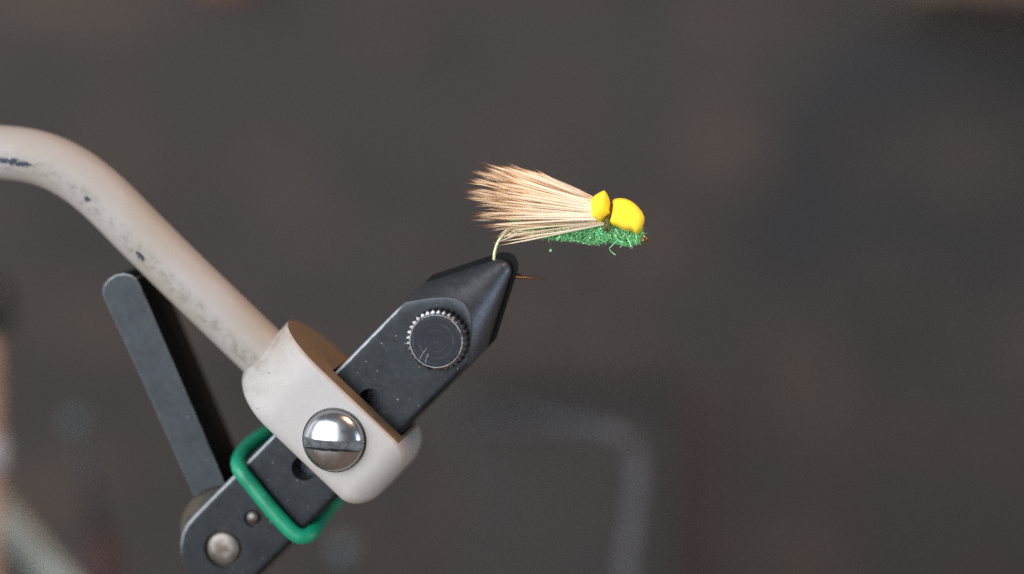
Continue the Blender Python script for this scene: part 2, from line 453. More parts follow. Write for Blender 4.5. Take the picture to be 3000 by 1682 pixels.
def make_vise():
    e = empty('tying_vise', on_w(-560, 3400, 0.6), 'white arm and black steel jaws of a fly tying vise', 'vise')
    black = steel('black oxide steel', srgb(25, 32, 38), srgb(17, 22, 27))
    black_shaded = steel('shade-black steel', srgb(15, 16, 18), srgb(10, 11, 12), (0.55, 0.7), 0.1, False, False)  # darker copy of the jaw steel, with shade put into its colour
    # ---- jaws
    V, F, wear_glint, cn = jaw_mesh(1, 0.0, 0.5, 0.65, HW, TH, LJ)
    front = obj('front_jaw', V, F, black, e, attrs={'worn': wear_glint, 'cone': cn}); fix_normals(front)
    cut = bmesh.new()
    holes = []
    for (px, py, r) in ((654, 1607, 1.82), (741, 1517, 0.86), (1086, 1174, 1.14), (890, 1372, 1.15)):
        c = on_w(px, py, TH)
        V, F = lathe(c, VW, [(r, -3.05), (r, 0.5)], 40)
        holes.append((V, F))
    V = []; F = []
    for v, f in holes:
        k = len(V); V += v; F += [tuple(i + k for i in q) for q in f]
    cutter = obj('cutter', V, F, black, e, smooth=False); fix_normals(cutter)
    bpy.context.view_layer.update()
    boolean(front, cutter); sharp(front, 22)
    rb = black_shaded.node_tree.nodes['Principled BSDF']; rb.inputs['Specular IOR Level'].default_value = 0.12
    V, F, wear_glint, cn = jaw_mesh(-1, -0.7, 0.5, 0.8, HW, TH, LJ + 0.75)
    o = obj('rear_jaw', V, F, black_shaded, e, attrs={'worn': [0.0] * len(wear_glint), 'cone': [0.0] * len(wear_glint)}); sharp(o, 50)
    # ---- pins
    mpin = Mat('worn steel pin', srgb(128, 124, 120), 0.42, 0.7)
    mpin.mixto(srgb(92, 85, 77), mpin.mask(mpin.noise(0.7, 5), 0.42, 0.66)); mpin.bump(mpin.noise(6, 4), 0.2, 0.03)
    V, F = lathe(on_w(654, 1607, TH), VW, [(1.52, -3.0), (1.55, -0.25), (1.50, -0.02), (1.38, 0.10), (0.7, 0.16), (0.05, 0.18)], 48)
    o = obj('pivot_pin', V, F, mpin.m, e); sharp(o, 60)
    V, F = lathe(on_w(741, 1517, TH), VW, [(0.62, -2.5), (0.62, -0.1), (0.55, 0.12), (0.38, 0.26), (0.15, 0.33), (0.02, 0.35)], 32)
    obj('small_pin', V, F, mpin.m, e)
    # ---- knurled knob
    mk = Mat('bright knurled steel', srgb(132, 132, 134), 0.26, 1.0)
    mk.mixto(srgb(72, 72, 74), mk.mask(mk.noise(1.2, 5), 0.45, 0.7))
    nt = 32
    kc = on_w(1277, 1000, TH + 1.9) - VW * 1.9
    def teeth(j, k):
        if k in (1, 2, 3): return (1.0, 0.96, 0.92, 0.96)[j % 4]
        return 1.0
    V, F = lathe(kc, VW, [(2.5, -0.05), (2.86, 0.0), (2.86, 1.45), (2.80, 1.58), (2.50, 1.66), (2.48, 1.74), (2.41, 1.90), (2.37, 1.90), (2.34, 1.78), (0.05, 1.78)], nt * 4, 0.1, teeth)
    kn = obj('knurled_knob', V, F, mk.m, e); sharp(kn, 24)
    mf = Mat('turned dark steel', srgb(22, 28, 35), 0.42, 0.2, 0.2)
    kl = kc + VW * 1.9
    mf_vec = mf.n.new('ShaderNodeVectorMath'); mf_vec.operation = 'LENGTH'
    mf.link(mf.coord(), mf_vec.inputs[0])
    wob = mf.math('ADD', mf_vec.outputs['Value'], mf.math('MULTIPLY', mf.noise(0.5, 3), 0.00025))
    xyz = mf.n.new('ShaderNodeCombineXYZ'); mf.link(wob, xyz.inputs[0])
    rings = mf.noise(5.0, 4, 0.7, 0.0, xyz.outputs[0])
    fade = mf.mask(mf.noise(0.45, 3), 0.40, 0.62)
    mf.mixto(srgb(72, 80, 88), mf.math('MULTIPLY', mf.mask(rings, 0.50, 0.68), fade))
    mf.mixto(srgb(24, 29, 34), mf.mask(mf.noise(1.3, 4), 0.5, 0.75))
    mf.bump(rings, 0.25, 0.03)
    rr = [2.41, 2.3, 1.9, 1.4, 0.9, 0.4, 0.03]
    V, F = lathe(kl, VW, [(2.34, -0.10), (2.33, -0.045)] + [(r, -0.04) for r in rr[1:]], 64)
    o = obj('knob_face', V, F, mf.m, kn, at=kl); sharp(o, 40)
    # scratches on the knob face
    ms = Mat('bright scratch', srgb(150, 160, 168), 0.35, 0.9); ms.mixto(srgb(120, 130, 138), ms.mask(ms.noise(2), 0.4, 0.7))
    for pts in (((1228, 1056), (1236, 1040), (1252, 1018)), ((1246, 1064), (1249, 1050), (1255, 1036))):
        V, F, _, _ = tube(catmull([on_w(x, y, TH + 1.862) for x, y in pts], 8), 0.028, 5)
        obj('scratch', V, F, ms.m, kn)

    # ---- cam lever
    mlev = steel('grey steel lever', srgb(48, 55, 60), srgb(42, 48, 53), (0.45, 0.56), 0.35, False, True)
    wl = 2.3
    fr = [(566, 1452), (432, 1150), (312, 892), (299, 862), (303, 838), (318, 818), (340, 805), (362, 801), (384, 806), (398, 815), (408, 832), (440, 905), (540, 1138), (652, 1400), (668, 1440), (620, 1480)]
    p3 = [on_w(x, y, wl) for x, y in fr]
    V, F = loft([p3, [p - VW * 7.4 for p in p3]])
    lv = obj('lever', V, F, mlev, e, smooth=False); fix_normals(lv)
    mwornglint = Mat('worn edge with painted glint', srgb(130, 134, 138), 0.35, 0.8); mwornglint.mixto(srgb(96, 102, 107), mwornglint.mask(mwornglint.noise(0.8, 4, 0.6), 0.45, 0.70))  # worn bevel, lightened so its colour carries the edge highlight
    lv.data.materials.append(mwornglint.m); lv.data.materials.append(black_shaded)
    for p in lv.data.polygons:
        if p.normal.dot(VW) < 0.5 and p.normal.x > 0: p.material_index = 2  # same steel; right side painted near-black for its shade
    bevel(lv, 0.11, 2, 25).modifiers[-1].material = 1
    mcam = steel('brown worn cam', srgb(74, 67, 59), srgb(52, 49, 46), (0.45, 0.6), 0.4, False)
    V, F = lathe(on_w(660, 1563, 2.75), VW, [(4.2, -7.2), (4.45, -6.9), (4.45, -0.25), (4.25, 0.0), (0.2, 0.02)], 72)
    o = obj('cam', V, F, mcam, lv); sharp(o, 40)

    # ---- white arm tube
    mw = Mat('worn white enamel', srgb(156, 152, 150), 0.5, 0.0, 0.3)
    mw.mixto(srgb(150, 144, 135), mw.mask(mw.noise(0.10, 3), 0.40, 0.70))
    su, sa = mw.attr('su'), mw.attr('sa')
    # grime rubbed along the front of the tube
    band = mw.math('SUBTRACT', 1.0, mw.math('MULTIPLY', mw.math('ABSOLUTE', mw.math('SUBTRACT', sa, 0.28)), 2.1))
    g = mw.math('ADD', mw.math('MULTIPLY', mw.noise(1.4, 5, 0.62), 1.0), mw.math('MULTIPLY', mw.noise(0.16, 2), 0.45))
    gm = mw.math('MULTIPLY', mw.mask(g, 0.62, 0.92), mw.mask(band, 0.0, 0.7))
    mw.mixto(srgb(96, 89, 76), mw.math('MULTIPLY', gm, 0.46))
    mw.mixto(srgb(100, 93, 82), mw.math('MULTIPLY', mw.mask(mw.noise(2.6, 5, 0.7), 0.66, 0.74), 0.3))
    # chips through the enamel: centre along, centre around, half sizes
    nz = mw.math('MULTIPLY', mw.math('SUBTRACT', mw.noise(2.2, 6, 0.75), 0.5), 7.0)
    pth = catmull([on_w(x, y, w) for x, y, w in ((-560, 3400, 0.6), (-556, 2600, 0.6), (-550, 1700, 0.6), (-540, 1000, 0.6), (-500, 640, 0.6), (-380, 490, 0.6), (-260, 452, 0.6), (-120, 444, 0.6), (0, 446, 0.6), (110, 462, 0.6), (205, 502, 0.6), (296, 570, 0.6), (407, 680, 0.7), (524, 796, 0.8), (640, 908, 0.9), (840, 1100, 0.9))], 200)
    Lc = [0]
    for a, b in zip(pth, pth[1:]): Lc.append(Lc[-1] + (b - a).length)
    def su_at(px, py):
        q = min(range(len(pth)), key=lambda i: (pth[i] - on_w(px, py, 0.7)).length); return Lc[q]
    for (cx, cy, ca, hl, ha) in ((55, 482, 0.22, 2.0, 0.14), (-40, 470, 0.20, 2.2, 0.2), (262, 600, 0.20, 0.5, 0.13), (425, 752, 0.36, 0.62, 0.11), (100, 488, 0.18, 0.5, 0.10)):
        dx = mw.math('DIVIDE', mw.math('SUBTRACT', su, su_at(cx, cy)), hl)
        dy = mw.math('DIVIDE', mw.math('SUBTRACT', sa, ca), ha)
        d2 = mw.math('ADD', mw.math('ADD', mw.math('MULTIPLY', dx, dx), mw.math('MULTIPLY', dy, dy)), nz)
        mw.mixto(srgb(44, 56, 70), mw.math('SUBTRACT', 1.0, mw.mask(d2, 0.45, 0.75)))
    mw.bump(mw.noise(3.0, 5), 0.12, 0.04); mw.rough_from(mw.noise(0.8, 5), 0.5, 0.66)
    V, F, s1, a1 = tube(pth, 2.52, 48)
    obj('arm_tube', V, F, mw.m, e, attrs={'su': s1, 'sa': a1})

    # ---- clamp block at the end of the arm
    WF, WB = 6.3, -3.9; WM = 0.5 * (WF + WB); HWD = 0.5 * (WF - WB)
    a0, a1_ = [Vector(uvw(on_w(x, y, WF))[:2]) for x, y in ((960, 1105), (1160, 1295))]
    T = (a1_ - a0).normalized(); N = Vector((-T.y, T.x))
    if N.x < 0: N = -N
    mc = Mat('worn white enamel block', srgb(170, 168, 167), 0.45, 0.0, 0.35)
    mc.mixto(srgb(165, 159, 150), mc.mask(mc.noise(0.14, 4), 0.42, 0.68))
    mc.mixto(srgb(108, 100, 88), mc.math('MULTIPLY', mc.mask(mc.noise(2.2, 6, 0.72), 0.64, 0.76), 0.55))
    mc.mixto(srgb(70, 65, 62), mc.math('MULTIPLY', mc.mask(mc.noise(5.0, 3, 0.6), 0.74, 0.78), 0.6))
    td = mc.dot(tuple(VU * T.x + VV * T.y)); oe = origin_of(e)
    d_ = lambda px, py: (on_w(px, py, WF) * MM - oe).dot(VU * T.x + VV * T.y)
    near = mc.math('SUBTRACT', 1.0, mc.mask(td, d_(800, 990), d_(900, 1110)))
    mc.mixto(srgb(128, 114, 94), mc.math('MULTIPLY', mc.math('MULTIPLY', mc.mask(mc.noise(0.6, 6, 0.7), 0.40, 0.72), near), 0.6))
    # fine scratches and file marks across the block
    sx = mc.n.new('ShaderNodeMapping'); sx.inputs['Rotation'].default_value = (0, math.radians(47), 0); sx.inputs['Scale'].default_value = (0.12, 1, 2.2)
    mc.link(mc.coord(), sx.inputs['Vector'])
    mc.mixto(srgb(92, 86, 80), mc.math('MULTIPLY', mc.mask(mc.noise(1.7, 4, 0.6, 0.0, sx.outputs[0]), 0.67, 0.72), 0.45))
    mc.bump(mc.noise(2.4, 4, 0.6, 0.0, sx.outputs[0]), 0.10, 0.03)
    mc.bump(mc.noise(3.0, 5), 0.14, 0.04); mc.rough_from(mc.noise(0.8, 5), 0.42, 0.58)
    C0 = Vector(uvw(on_w(970, 1290, WF))[:2])
    def tn(px, py, w):
        d = Vector(uvw(on_w(px, py, w))[:2]) - C0; return d.dot(T), d.dot(N)
    nmax0 = tn(960, 1105, WF)[1]
    t_in = tn(880, 925, WM)[0] - 0.45; t_out = tn(1118, 1452, WF)[0] - 0.25
    low = [(tn(x, y, w)) for x, y, w in ((712, 1055, WM), (703, 1085, WM), (706, 1150, WM + 3), (738, 1212, WF - 1), (790, 1277, WF), (985, 1457, WF))]
    print('clamp', t_in, t_out, nmax0, low, 'tube', tn(815, 937, WM), tn(702, 1065, WM))
    nlow = tn(890, 1368, WF)[1]
    r_end = 2.5
    t_low0 = low[0][0]
    def nmin(t):
        # big rounded shoulder on the tube side, rounded corner at the free end
        sh = 5.4
        x = t - t_in
        n = nlow
        if x < sh: n = nlow + (1 - math.sqrt(max(0, 1 - ((sh - x) / sh) ** 2))) * 1.7
        y = t_out - t
        if y < r_end * 0.95: n += (r_end * 0.95) * (1 - math.sqrt(max(0, 1 - (1 - y / (r_end * 0.95)) ** 2)))
        return n
    def nmax(t):
        n = nmax0; y = t_out - t
        if y < r_end: n -= r_end * (1 - math.sqrt(max(0, 1 - (1 - y / r_end) ** 2)))
        return n
    def hw(t):
        x = t - t_in; h = HWD; y = t_out - t
        if x < HWD * 1.05: h = HWD * math.sqrt(max(0.0, 1 - (1 - x / (HWD * 1.05)) ** 2))
        if y < 2.4: h -= 2.4 * (1 - math.sqrt(max(0, 1 - (1 - y / 2.4) ** 2)))
        return max(h, 0.02)
    St = [t_in + 5.8 * (1 - math.cos(math.pi / 2 * i / 30)) for i in range(31)]
    St += [St[-1] + (t_out - 3.2 - St[-1]) * (i + 1) / 12 for i in range(12)]
    St += [t_out - 3.2 + 3.2 * math.sin(math.pi / 2 * (i + 1) / 26) for i in range(26)]
    rings = []
    nt = 112
    for t in St:
        n0, n1, h = nmin(t), nmax(t), hw(t)
        cn, hn = 0.5 * (n0 + n1), max(0.02, 0.5 * (n1 - n0))
        ring = []
        for j in range(nt):
            # walk round a rounded rectangle: small edge radius on the sawn face, larger on the outer side
            th = 2 * math.pi * (j + 0.5) / nt
            c, s = math.cos(th), math.sin(th)
            q = max(abs(c), abs(s)); c2, s2 = c / q, s / q          # square parameter
            rad = min(0.16 if c > 0 else 1.0, h * 0.9, hn * 0.9)
            x, y = c2 * hn, s2 * h
            ix = max(-hn + rad, min(hn - rad, x)); iy = max(-h + rad, min(h - rad, y))
            dx, dy = x - ix, y - iy; dl = math.hypot(dx, dy)
            if dl > rad: x, y = ix + dx / dl * rad, iy + dy / dl * rad
            q2 = C0 + T * t + N * (cn + x)
            ring.append(P(q2.x, q2.y, WM + y))
        rings.append(ring)
    V, F = loft(rings)
    cl = obj('clamp_block', V, F, mc.m, e)
    # the sawn face towards the jaws is bare, tarnished metal
    mbz = Mat('tarnished bare metal', srgb(106, 93, 76), 0.55, 0.0)
    mbz.mixto(srgb(116, 92, 62), mbz.mask(mbz.noise(0.25, 4), 0.40, 0.65)); mbz.mixto(srgb(84, 70, 55), mbz.mask(mbz.noise(0.9, 6, 0.7), 0.52, 0.74))
    mbz.bump(mbz.noise(4.0, 5), 0.2, 0.04)
    cl.data.materials.append(mbz.m)
    ND = (VU * N.x + VV * N.y)
    fix_normals(cl)
    scn = on_w(974, 1294, WF + 0.8) - VW * 0.8
    sc_, ac_ = sa_of(1010, 1270, TH); nd = (VU * NX.x + VV * NX.y)
    V1, F1 = lathe(scn, VW, [(2.99, -0.55), (2.99, 2.0)], 64)
    box = []
    for k in (-12, 12):
        for (a_, w_) in ((-HW - 0.22, -TH - 0.3), (HW + 0.22, -TH - 0.3), (HW + 0.22, TH + 0.22), (-HW - 0.22, TH + 0.22)): box.append(J(sc_ + k, a_, w_))
    F2 = [(0, 1, 2, 3), (7, 6, 5, 4), (0, 4, 5, 1), (1, 5, 6, 2), (2, 6, 7, 3), (3, 7, 4, 0)]
    cutter = obj('cutter', V1 + box, F1 + [tuple(i + len(V1) for i in f) for f in F2], mc.m, e, smooth=False); fix_normals(cutter)
    bpy.context.view_layer.update()
    boolean(cl, cutter); sharp(cl, 40)
    for p in cl.data.polygons:
        if p.normal.dot(ND) > 0.97: p.material_index = 1
    # ---- slotted screw
    msc = Mat('polished steel screw', srgb(176, 178, 182), 0.13, 1.0)
    msc.mixto(srgb(124, 124, 124), msc.mask(msc.noise(1.6, 6, 0.7), 0.60, 0.72)); msc.bump(msc.noise(2.2, 3), 0.05, 0.05)
    msc.rough_from(msc.noise(1.5, 5), 0.20, 0.34)
    scn = on_w(974, 1294, WF + 0.8) - VW * 0.8
    prof = [(2.70, -0.5), (2.80, -0.1), (2.84, 0.15), (2.80, 0.4)]
    for k in range(1, 15):
        th = math.pi / 2 * k / 14 * 0.98
        prof.append((2.78 * math.cos(th), 0.42 + 1.5 * math.sin(th)))
    V, F = lathe(scn, VW, prof, 72)
    o = obj('slotted_screw', V, F, msc.m, e); fix_normals(o)
    hdir = (Vector((1, 0, -0.045)) - VW * Vector((1, 0, -0.045)).dot(VW)).normalized(); vdir = VW.cross(hdir).normalized()
    # slot: slightly ragged box
    top, bot = [], []
    for k in range(13):
        x = -3.4 + 6.8 * k / 12
        top.append((x, 0.50 + U_(-0.04, 0.04))); bot.append((x, -0.50 + U_(-0.05, 0.05)))
    poly = bot + top[::-1]
    ctr = scn - (vdir if vdir.z > 0 else -vdir) * 0.20
    up = vdir if vdir.z > 0 else -vdir
    V, F = loft([[ctr + hdir * x + up * y + VW * h for x, y in poly] for h in (0.6, 3.0)])
    cutter = obj('cutter', V, F, msc.m, e, smooth=False); fix_normals(cutter)
    bpy.context.view_layer.update()
    boolean(o, cutter)
    msl = Mat('dull slot steel', srgb(84, 89, 93), 0.5, 0.5); msl.mixto(srgb(52, 50, 47), msl.mask(msl.noise(1.6, 6, 0.7), 0.45, 0.7)); msl.bump(msl.noise(5, 4), 0.3, 0.04)
    o.data.materials.append(msl.m)
    mslotshade = Mat('shaded slot wall steel', srgb(44, 39, 33), 0.6); mslotshade.mixto(srgb(26, 23, 20), mslotshade.mask(mslotshade.noise(2.2, 5), 0.4, 0.65)); o.data.materials.append(mslotshade.m)  # slot walls coloured dark for the shade inside the slot
    org = origin_of(e)
    for p in o.data.polygons:
        c = (p.center + org) / MM - scn
        h = c.dot(VW); rr_ = (c - VW * h).length; dome = 0.42 + 1.5 * math.sqrt(max(0, 1 - (rr_ / 2.78) ** 2))
        if abs((c + scn - ctr).dot(up)) < 0.66 and h > 0.5 and h < dome - 0.03: p.material_index = 2 if abs(p.normal.dot(up)) > 0.5 else 1
    sharp(o, 30)

# ================================================================== GREEN RING
def make_ring():
    m = Mat('green rubber', srgb(6, 138, 102), 0.42)
    m.mixto(srgb(12, 122, 90), m.mask(m.noise(0.5, 4), 0.45, 0.7))
    m.mixto(srgb(120, 150, 110), m.math('MULTIPLY', m.mask(m.noise(1.2, 6, 0.7), 0.58, 0.74), 0.35))
    m.bump(m.noise(2.5, 4), 0.10, 0.05)
    wf = TH + 0.80
    pts = [(700, 1368, wf - 0.5), (712, 1390, wf), (738, 1422, wf), (772, 1465, wf + 0.05), (824, 1526, wf + 0.05), (862, 1563, wf), (888, 1572, wf - 0.2),
           (912, 1562, wf - 1.0), (934, 1530, 0.6), (962, 1490, -2.2), (990, 1450, -4.2), (960, 1400, -5.2), (880, 1320, -5.4), (810, 1262, -4.6), (772, 1276, -2.4), (728, 1308, 0.2), (702, 1342, 2.4)]
    V, F, _, _ = tube(catmull([on_w(x, y, w) for x, y, w in pts], 140, True), 0.74, 20, True, ref=(0.3, 0.5, 0.8))
    o = obj('rubber_ring', V, F, m.m); fix_normals(o)
    tag(o, 'green rubber ring looped round the black jaw bars below the white clamp', 'ring')

# ================================================================== FLY
def make_fly():
    e = empty('fishing_fly', on_y(1450, 745, 0), 'tied fishing fly with pale hair wing, yellow foam head and green body', 'fly')
    # ---- hook
    mh = Mat('hook wire paled by reflection', srgb(206, 206, 160), 0.32, 0.35); mh.mixto(srgb(180, 176, 128), mh.mask(mh.noise(1.2), 0.45, 0.7))  # bronze wire coloured pale to paint in the window's reflection
    mb = Mat('bronze hook wire', srgb(120, 84, 46), 0.3, 0.9); mb.mixto(srgb(84, 62, 40), mb.mask(mb.noise(1.2), 0.45, 0.7))
    wire = 0.135
    pts = [(1880, 697), (1840, 690), (1760, 686), (1660, 682), (1570, 672), (1520, 664), (1488, 677), (1463, 703), (1450, 735), (1448, 765), (1458, 790), (1476, 806)]
    V, F, _, _ = tube(catmull([on_y(x, y, 0) for x, y in pts], 90), wire, 10)
    hk = obj('hook', V, F, mh.m, e)
    V, F, _, _ = tube(catmull([on_y(x, y, d) for x, y, d in ((1470, 803, 0), (1500, 810, 0.4), (1545, 813, 1.4), (1594, 817, 2.2))], 20), [0.17] * 12 + [0.17 - 0.016 * k for k in range(9)], 10)
    obj('hook_point', V, F, mb.m, hk)
    V, F, _, _ = tube(catmull([on_y(x, y, 0.9) for x, y in ((1508, 805), (1522, 803), (1532, 808))], 8), [0.12 - 0.012 * k for k in range(9)], 8)
    obj('barb', V, F, mb.m, hk)
    mg = Mat('gilt hook eye', srgb(206, 170, 108), 0.22, 1.0); mg.mixto(srgb(120, 96, 62), mg.mask(mg.noise(1.6), 0.42, 0.6))
    c = on_y(1886, 699, 0); ring = []
    d1 = Vector((0.50, 0.45, -0.74)).normalized(); d2 = Vector((0.55, -0.83, 0.05)).normalized()
    for k in range(28):
        th = 2 * math.pi * k / 28; ring.append(c + d1 * (0.36 * math.cos(th)) + d2 * (0.34 * math.sin(th)))
    V, F, _, _ = tube(ring, 0.12, 10, True, ref=d1.cross(d2))
    o = obj('hook_eye', V, F, mg.m, hk); fix_normals(o)

    # ---- foam
    mf = Mat('yellow foam', srgb(242, 212, 54), 0.85, 0.0, 0.2)
    mf.mixto(srgb(244, 217, 66), mf.mask(mf.noise(0.5, 3), 0.4, 0.7))
    mf.b.inputs['Subsurface Weight'].default_value = 0.08
    mf.b.inputs['Subsurface Radius'].default_value = (0.0006, 0.0005, 0.0002)
    mf.b.inputs['Subsurface Scale'].default_value = 1.0
    mf.bump(mf.noise(6.0, 4, 0.7), 0.5, 0.06); mf.mixto(srgb(226, 178, 22), mf.math('MULTIPLY', mf.mask(mf.noise(3.0, 4, 0.65), 0.56, 0.72), 0.4)); mf.bump(mf.noise(0.9, 2), 0.12, 0.25)
    def fpx(x, y): return 1680 + x / 6.564, 540 + y / 6.564
    def pillow(name, out, face, ywid, p, mat, y0=0.0):
        """foam block: outline at mid depth, a smaller face outline at the front and back"""
        n = 72
        A = catmull([on_y(*fpx(x, y), y0) for x, y in out], n, True)
        cen = sum(A, Vector()) / n
        if face:
            B = catmull([on_y(*fpx(x, y), y0) for x, y in face], n, True)
        else:
            B = [cen + (q - cen) * 0.55 for q in A]
        rings = []
        K = 11
        for k in range(2 * K + 1):
            z = (k - K) / K
            f = (1 - abs(z) ** p) ** (1 / p) if abs(z) < 1 else 0.0
            rings.append([B[i] + (A[i] - B[i]) * f + Vector((0, ywid * z, 0)) for i in range(n)])
        for s in (0, -1):
            base = rings[s]; extra = []
            cb = sum(base, Vector()) / n
            for q in (0.75, 0.5, 0.25, 0.04):
                extra.append([cb + (x - cb) * q + Vector((0, (0.22 * (1 - q * q)) * (-1 if s == 0 else 1), 0)) for x in base])
            rings = (extra[::-1] + rings) if s == 0 else (rings + extra)
        V, F = loft(rings)
        o = obj(name, V, F, mat, e); fix_normals(o)
        m = o.modifiers.new('s', 'SUBSURF'); m.levels = 1; m.render_levels = 1
        return o
    pillow('foam_head', [(752, 318), (800, 284), (880, 270), (1000, 284), (1120, 338), (1240, 440), (1325, 560), (1362, 665), (1335, 800), (1290, 905), (1232, 968), (1180, 955), (1115, 905), (980, 898), (850, 835), (730, 785), (680, 725), (700, 640), (735, 520), (748, 400)],
           [(800, 380), (830, 350), (890, 340), (980, 355), (1080, 405), (1170, 490), (1235, 590), (1260, 670), (1245, 770), (1210, 850), (1175, 870), (1140, 850), (1090, 825), (970, 815), (860, 770), (790, 730), (760, 690), (765, 630), (780, 540), (790, 450)], 2.7, 2.2, mf.m)
    pillow('foam_collar', [(580, 122), (618, 150), (662, 225), (700, 320), (705, 410), (700, 500), (720, 578), (650, 655), (560, 738), (505, 742), (440, 712), (352, 655), (326, 550), (320, 410), (332, 300), (400, 222), (490, 165)],
           [(570, 200), (592, 215), (600, 260), (606, 330), (606, 410), (604, 480), (600, 530), (560, 560), (500, 590), (470, 600), (430, 605), (385, 590), (365, 530), (360, 410), (370, 340), (420, 290), (500, 240)], 2.2, 2.0, mf.m)

    # ---- thread
    mt = Mat('olive tying thread', srgb(92, 88, 44), 0.5); mt.mixto(srgb(52, 44, 26), mt.mask(mt.noise(2.2), 0.4, 0.65))
    c = on_y(*fpx(725, 520), 0); ax = (on_y(*fpx(800, 560), 0) - on_y(*fpx(650, 480), 0)).normalized()
    b1 = Vector((0, 1, 0)); b2 = ax.cross(b1).normalized(); b1 = b2.cross(ax)
    path = []
    for k in range(160):
        th = 2 * math.pi * k / 16
        path.append(c + ax * ((k / 160 - 0.5) * 0.35 + U_(-.03, .03)) + b1 * (1.25 * math.cos(th)) + b2 * (1.0 * math.sin(th)))
    V, F, _, _ = tube(path, 0.07, 6, False, ref=ax)
    obj('thread_wrap', V, F, mt.m, e)
    for k in range(12):
        x0 = 560 + k * 9 + U_(-8, 8)
        pts = [(690 + U_(-15, 15), 600 + U_(-10, 10)), (640 + k * 4 - 20, 700), (x0 + 25, 800), (x0 + 10 + U_(-10, 10), 935 + U_(-50, 15))]
        V, F, _, _ = tube(catmull([on_y(*fpx(x, y), -1.6 + 0.05 * U_(-4, 4)) for x, y in pts], 10), [0.08] * 9 + [0.06, 0.03], 6)
        obj('thread_strand', V, F, mt.m, e)

    # ---- dubbed body
    mg = Mat('green dubbing core', srgb(30, 96, 58), 0.6); mg.mixto(srgb(20, 70, 44), mg.mask(mg.noise(2.0), 0.4, 0.65))
    mg.bump(mg.noise(4, 4), 0.8, 0.15)
    spine = [(1500, 664, .25), (1540, 668, .5), (1600, 675, .72), (1660, 680, .82), (1720, 685, .96), (1762, 686, .94), (1783, 682, .80), (1810, 682, 1.08), (1840, 685, 1.1), (1862, 689, .84), (1874, 692, .35)]
    cp = catmull([on_y(x, y, 0) for x, y, r in spine], 60)
    rp = [q.x for q in catmull([Vector((r, 0, 0)) for _, _, r in spine], 60)]
    V, F, _, _ = tube(cp, [r * 0.72 for r in rp], 20)
    obj('body_core', V, F, mg.m, e)
    md = Mat('sparkling green dubbing', srgb(46, 150, 86), 0.32)
    md.mixto(md.ramp(md.attr('rnd'), [(0.0, srgb(46, 150, 80)), (0.35, srgb(104, 208, 126)), (0.7, srgb(154, 228, 164)), (0.92, srgb(190, 230, 150)), (1.0, srgb(215, 245, 238))]), 1.0)
    md.b.inputs['Coat Weight'].default_value = 0.2
    md.b.inputs['Coat Roughness'].default_value = 0.15
    md.b.inputs['Sheen Weight'].default_value = 0.15
    V = []; F = []; at = []
    def ribbon(pts, wd, rnd):
        k = len(V); sd = Vector((U_(-1, 1), U_(-1, 1), U_(-1, 1))).normalized(); n = len(pts)
        for i, p in enumerate(pts):
            t = (pts[min(i + 1, n - 1)] - pts[max(i - 1, 0)]); s = t.cross(sd)
            s = s.normalized() if s.length > 1e-6 else Vector((0, 1, 0))
            w = wd * (1 if i < n - 1 else 0.4)
            V.append(p + s * w); V.append(p - s * w); at.extend((rnd, rnd))
        for i in range(n - 1): F.append((k + 2 * i, k + 2 * i + 1, k + 2 * i + 3, k + 2 * i + 2))
    for _ in range(7000):
        i = random.randrange(1, 60); c = cp[i]; t = (cp[min(60, i + 1)] - cp[i - 1]).normalized()
        b1 = t.cross(Vector((0, 1, 0))).normalized(); b2 = t.cross(b1); th = U_(0, 2 * math.pi)
        rd = b1 * math.cos(th) + b2 * math.sin(th); tg = t.cross(rd)
        r0 = rp[i] * U_(0.6, 0.88); L = abs(random.gauss(0, 0.30)) + 0.15
        lean = t * U_(-1.2, 1.2) + tg * U_(-1.4, 1.4); p = c + rd * r0; pts = [p]
        out = 0.55
        for s in range(3):
            p = p + (rd * out + lean * 0.6 + Vector((U_(-.4, .4), U_(-.4, .4), U_(-.4, .4)))).normalized() * (L / 3); out -= 0.45; pts.append(p)
        ribbon(pts, U_(0.015, 0.036), min(1, max(0, random.gauss(0.45, 0.22) if R_() > 0.05 else U_(0.85, 1))))
    # long stray fibres hanging below the thorax, and stray bits under the body
    def stray(pts, y=-1.0, w=0.045, rnd=0.6):
        ribbon(catmull([on_y(*fpx(x, q), y) for x, q in pts], 9), w, rnd)
    stray([(860, 1060), (790, 1130), (720, 1200), (695, 1225)], -1.2); stray([(695, 1220), (700, 1260), (740, 1310), (815, 1360)], -1.2, 0.045, 0.75)
    stray([(1040, 1040), (1080, 1120), (1110, 1205)], -1.3); stray([(1200, 960), (1210, 1060), (1170, 1150), (1110, 1205)], -1.3, 0.05, 0.5)
    stray([(650, 1060), (640, 1130), (560, 1240)], -.8, 0.03, 0.3); stray([(800, 1000), (870, 1090), (960, 1110)], -1.4)
    stray([(1000, 960), (1060, 1060), (1100, 1150)], -1.2, 0.03); stray([(1230, 1010), (1240, 1080), (1220, 1110)], -1, 0.02, 0.2)
    for k in range(40):
        x = U_(640, 1180); y = U_(960, 1080)
        stray([(x, y), (x + U_(-40, 40), y + U_(20, 60)), (x + U_(-80, 80), y + U_(20, 110))], U_(-1.6, 1.0), U_(0.015, 0.035), R_())
    for k in range(45):
        x = U_(-900, 560); y = 985 + 40 * math.sin(x) * 0.5 - max(0, (-300 - x)) * 0.1
        stray([(x, y), (x + U_(-40, 40), y + U_(20, 50)), (x + U_(-70, 70), y + U_(10, 90))], U_(-1.2, 1.0), U_(0.015, 0.04), R_())
    # one tuft hanging on a hair-thin fibre under the body
    sx, sy = (1613 - 1680) * 6.564, (734 - 540) * 6.564
    stray([(sx + 30, 1000), (sx + 12, 1130), (sx, sy)], -.4, 0.008, 0.1)
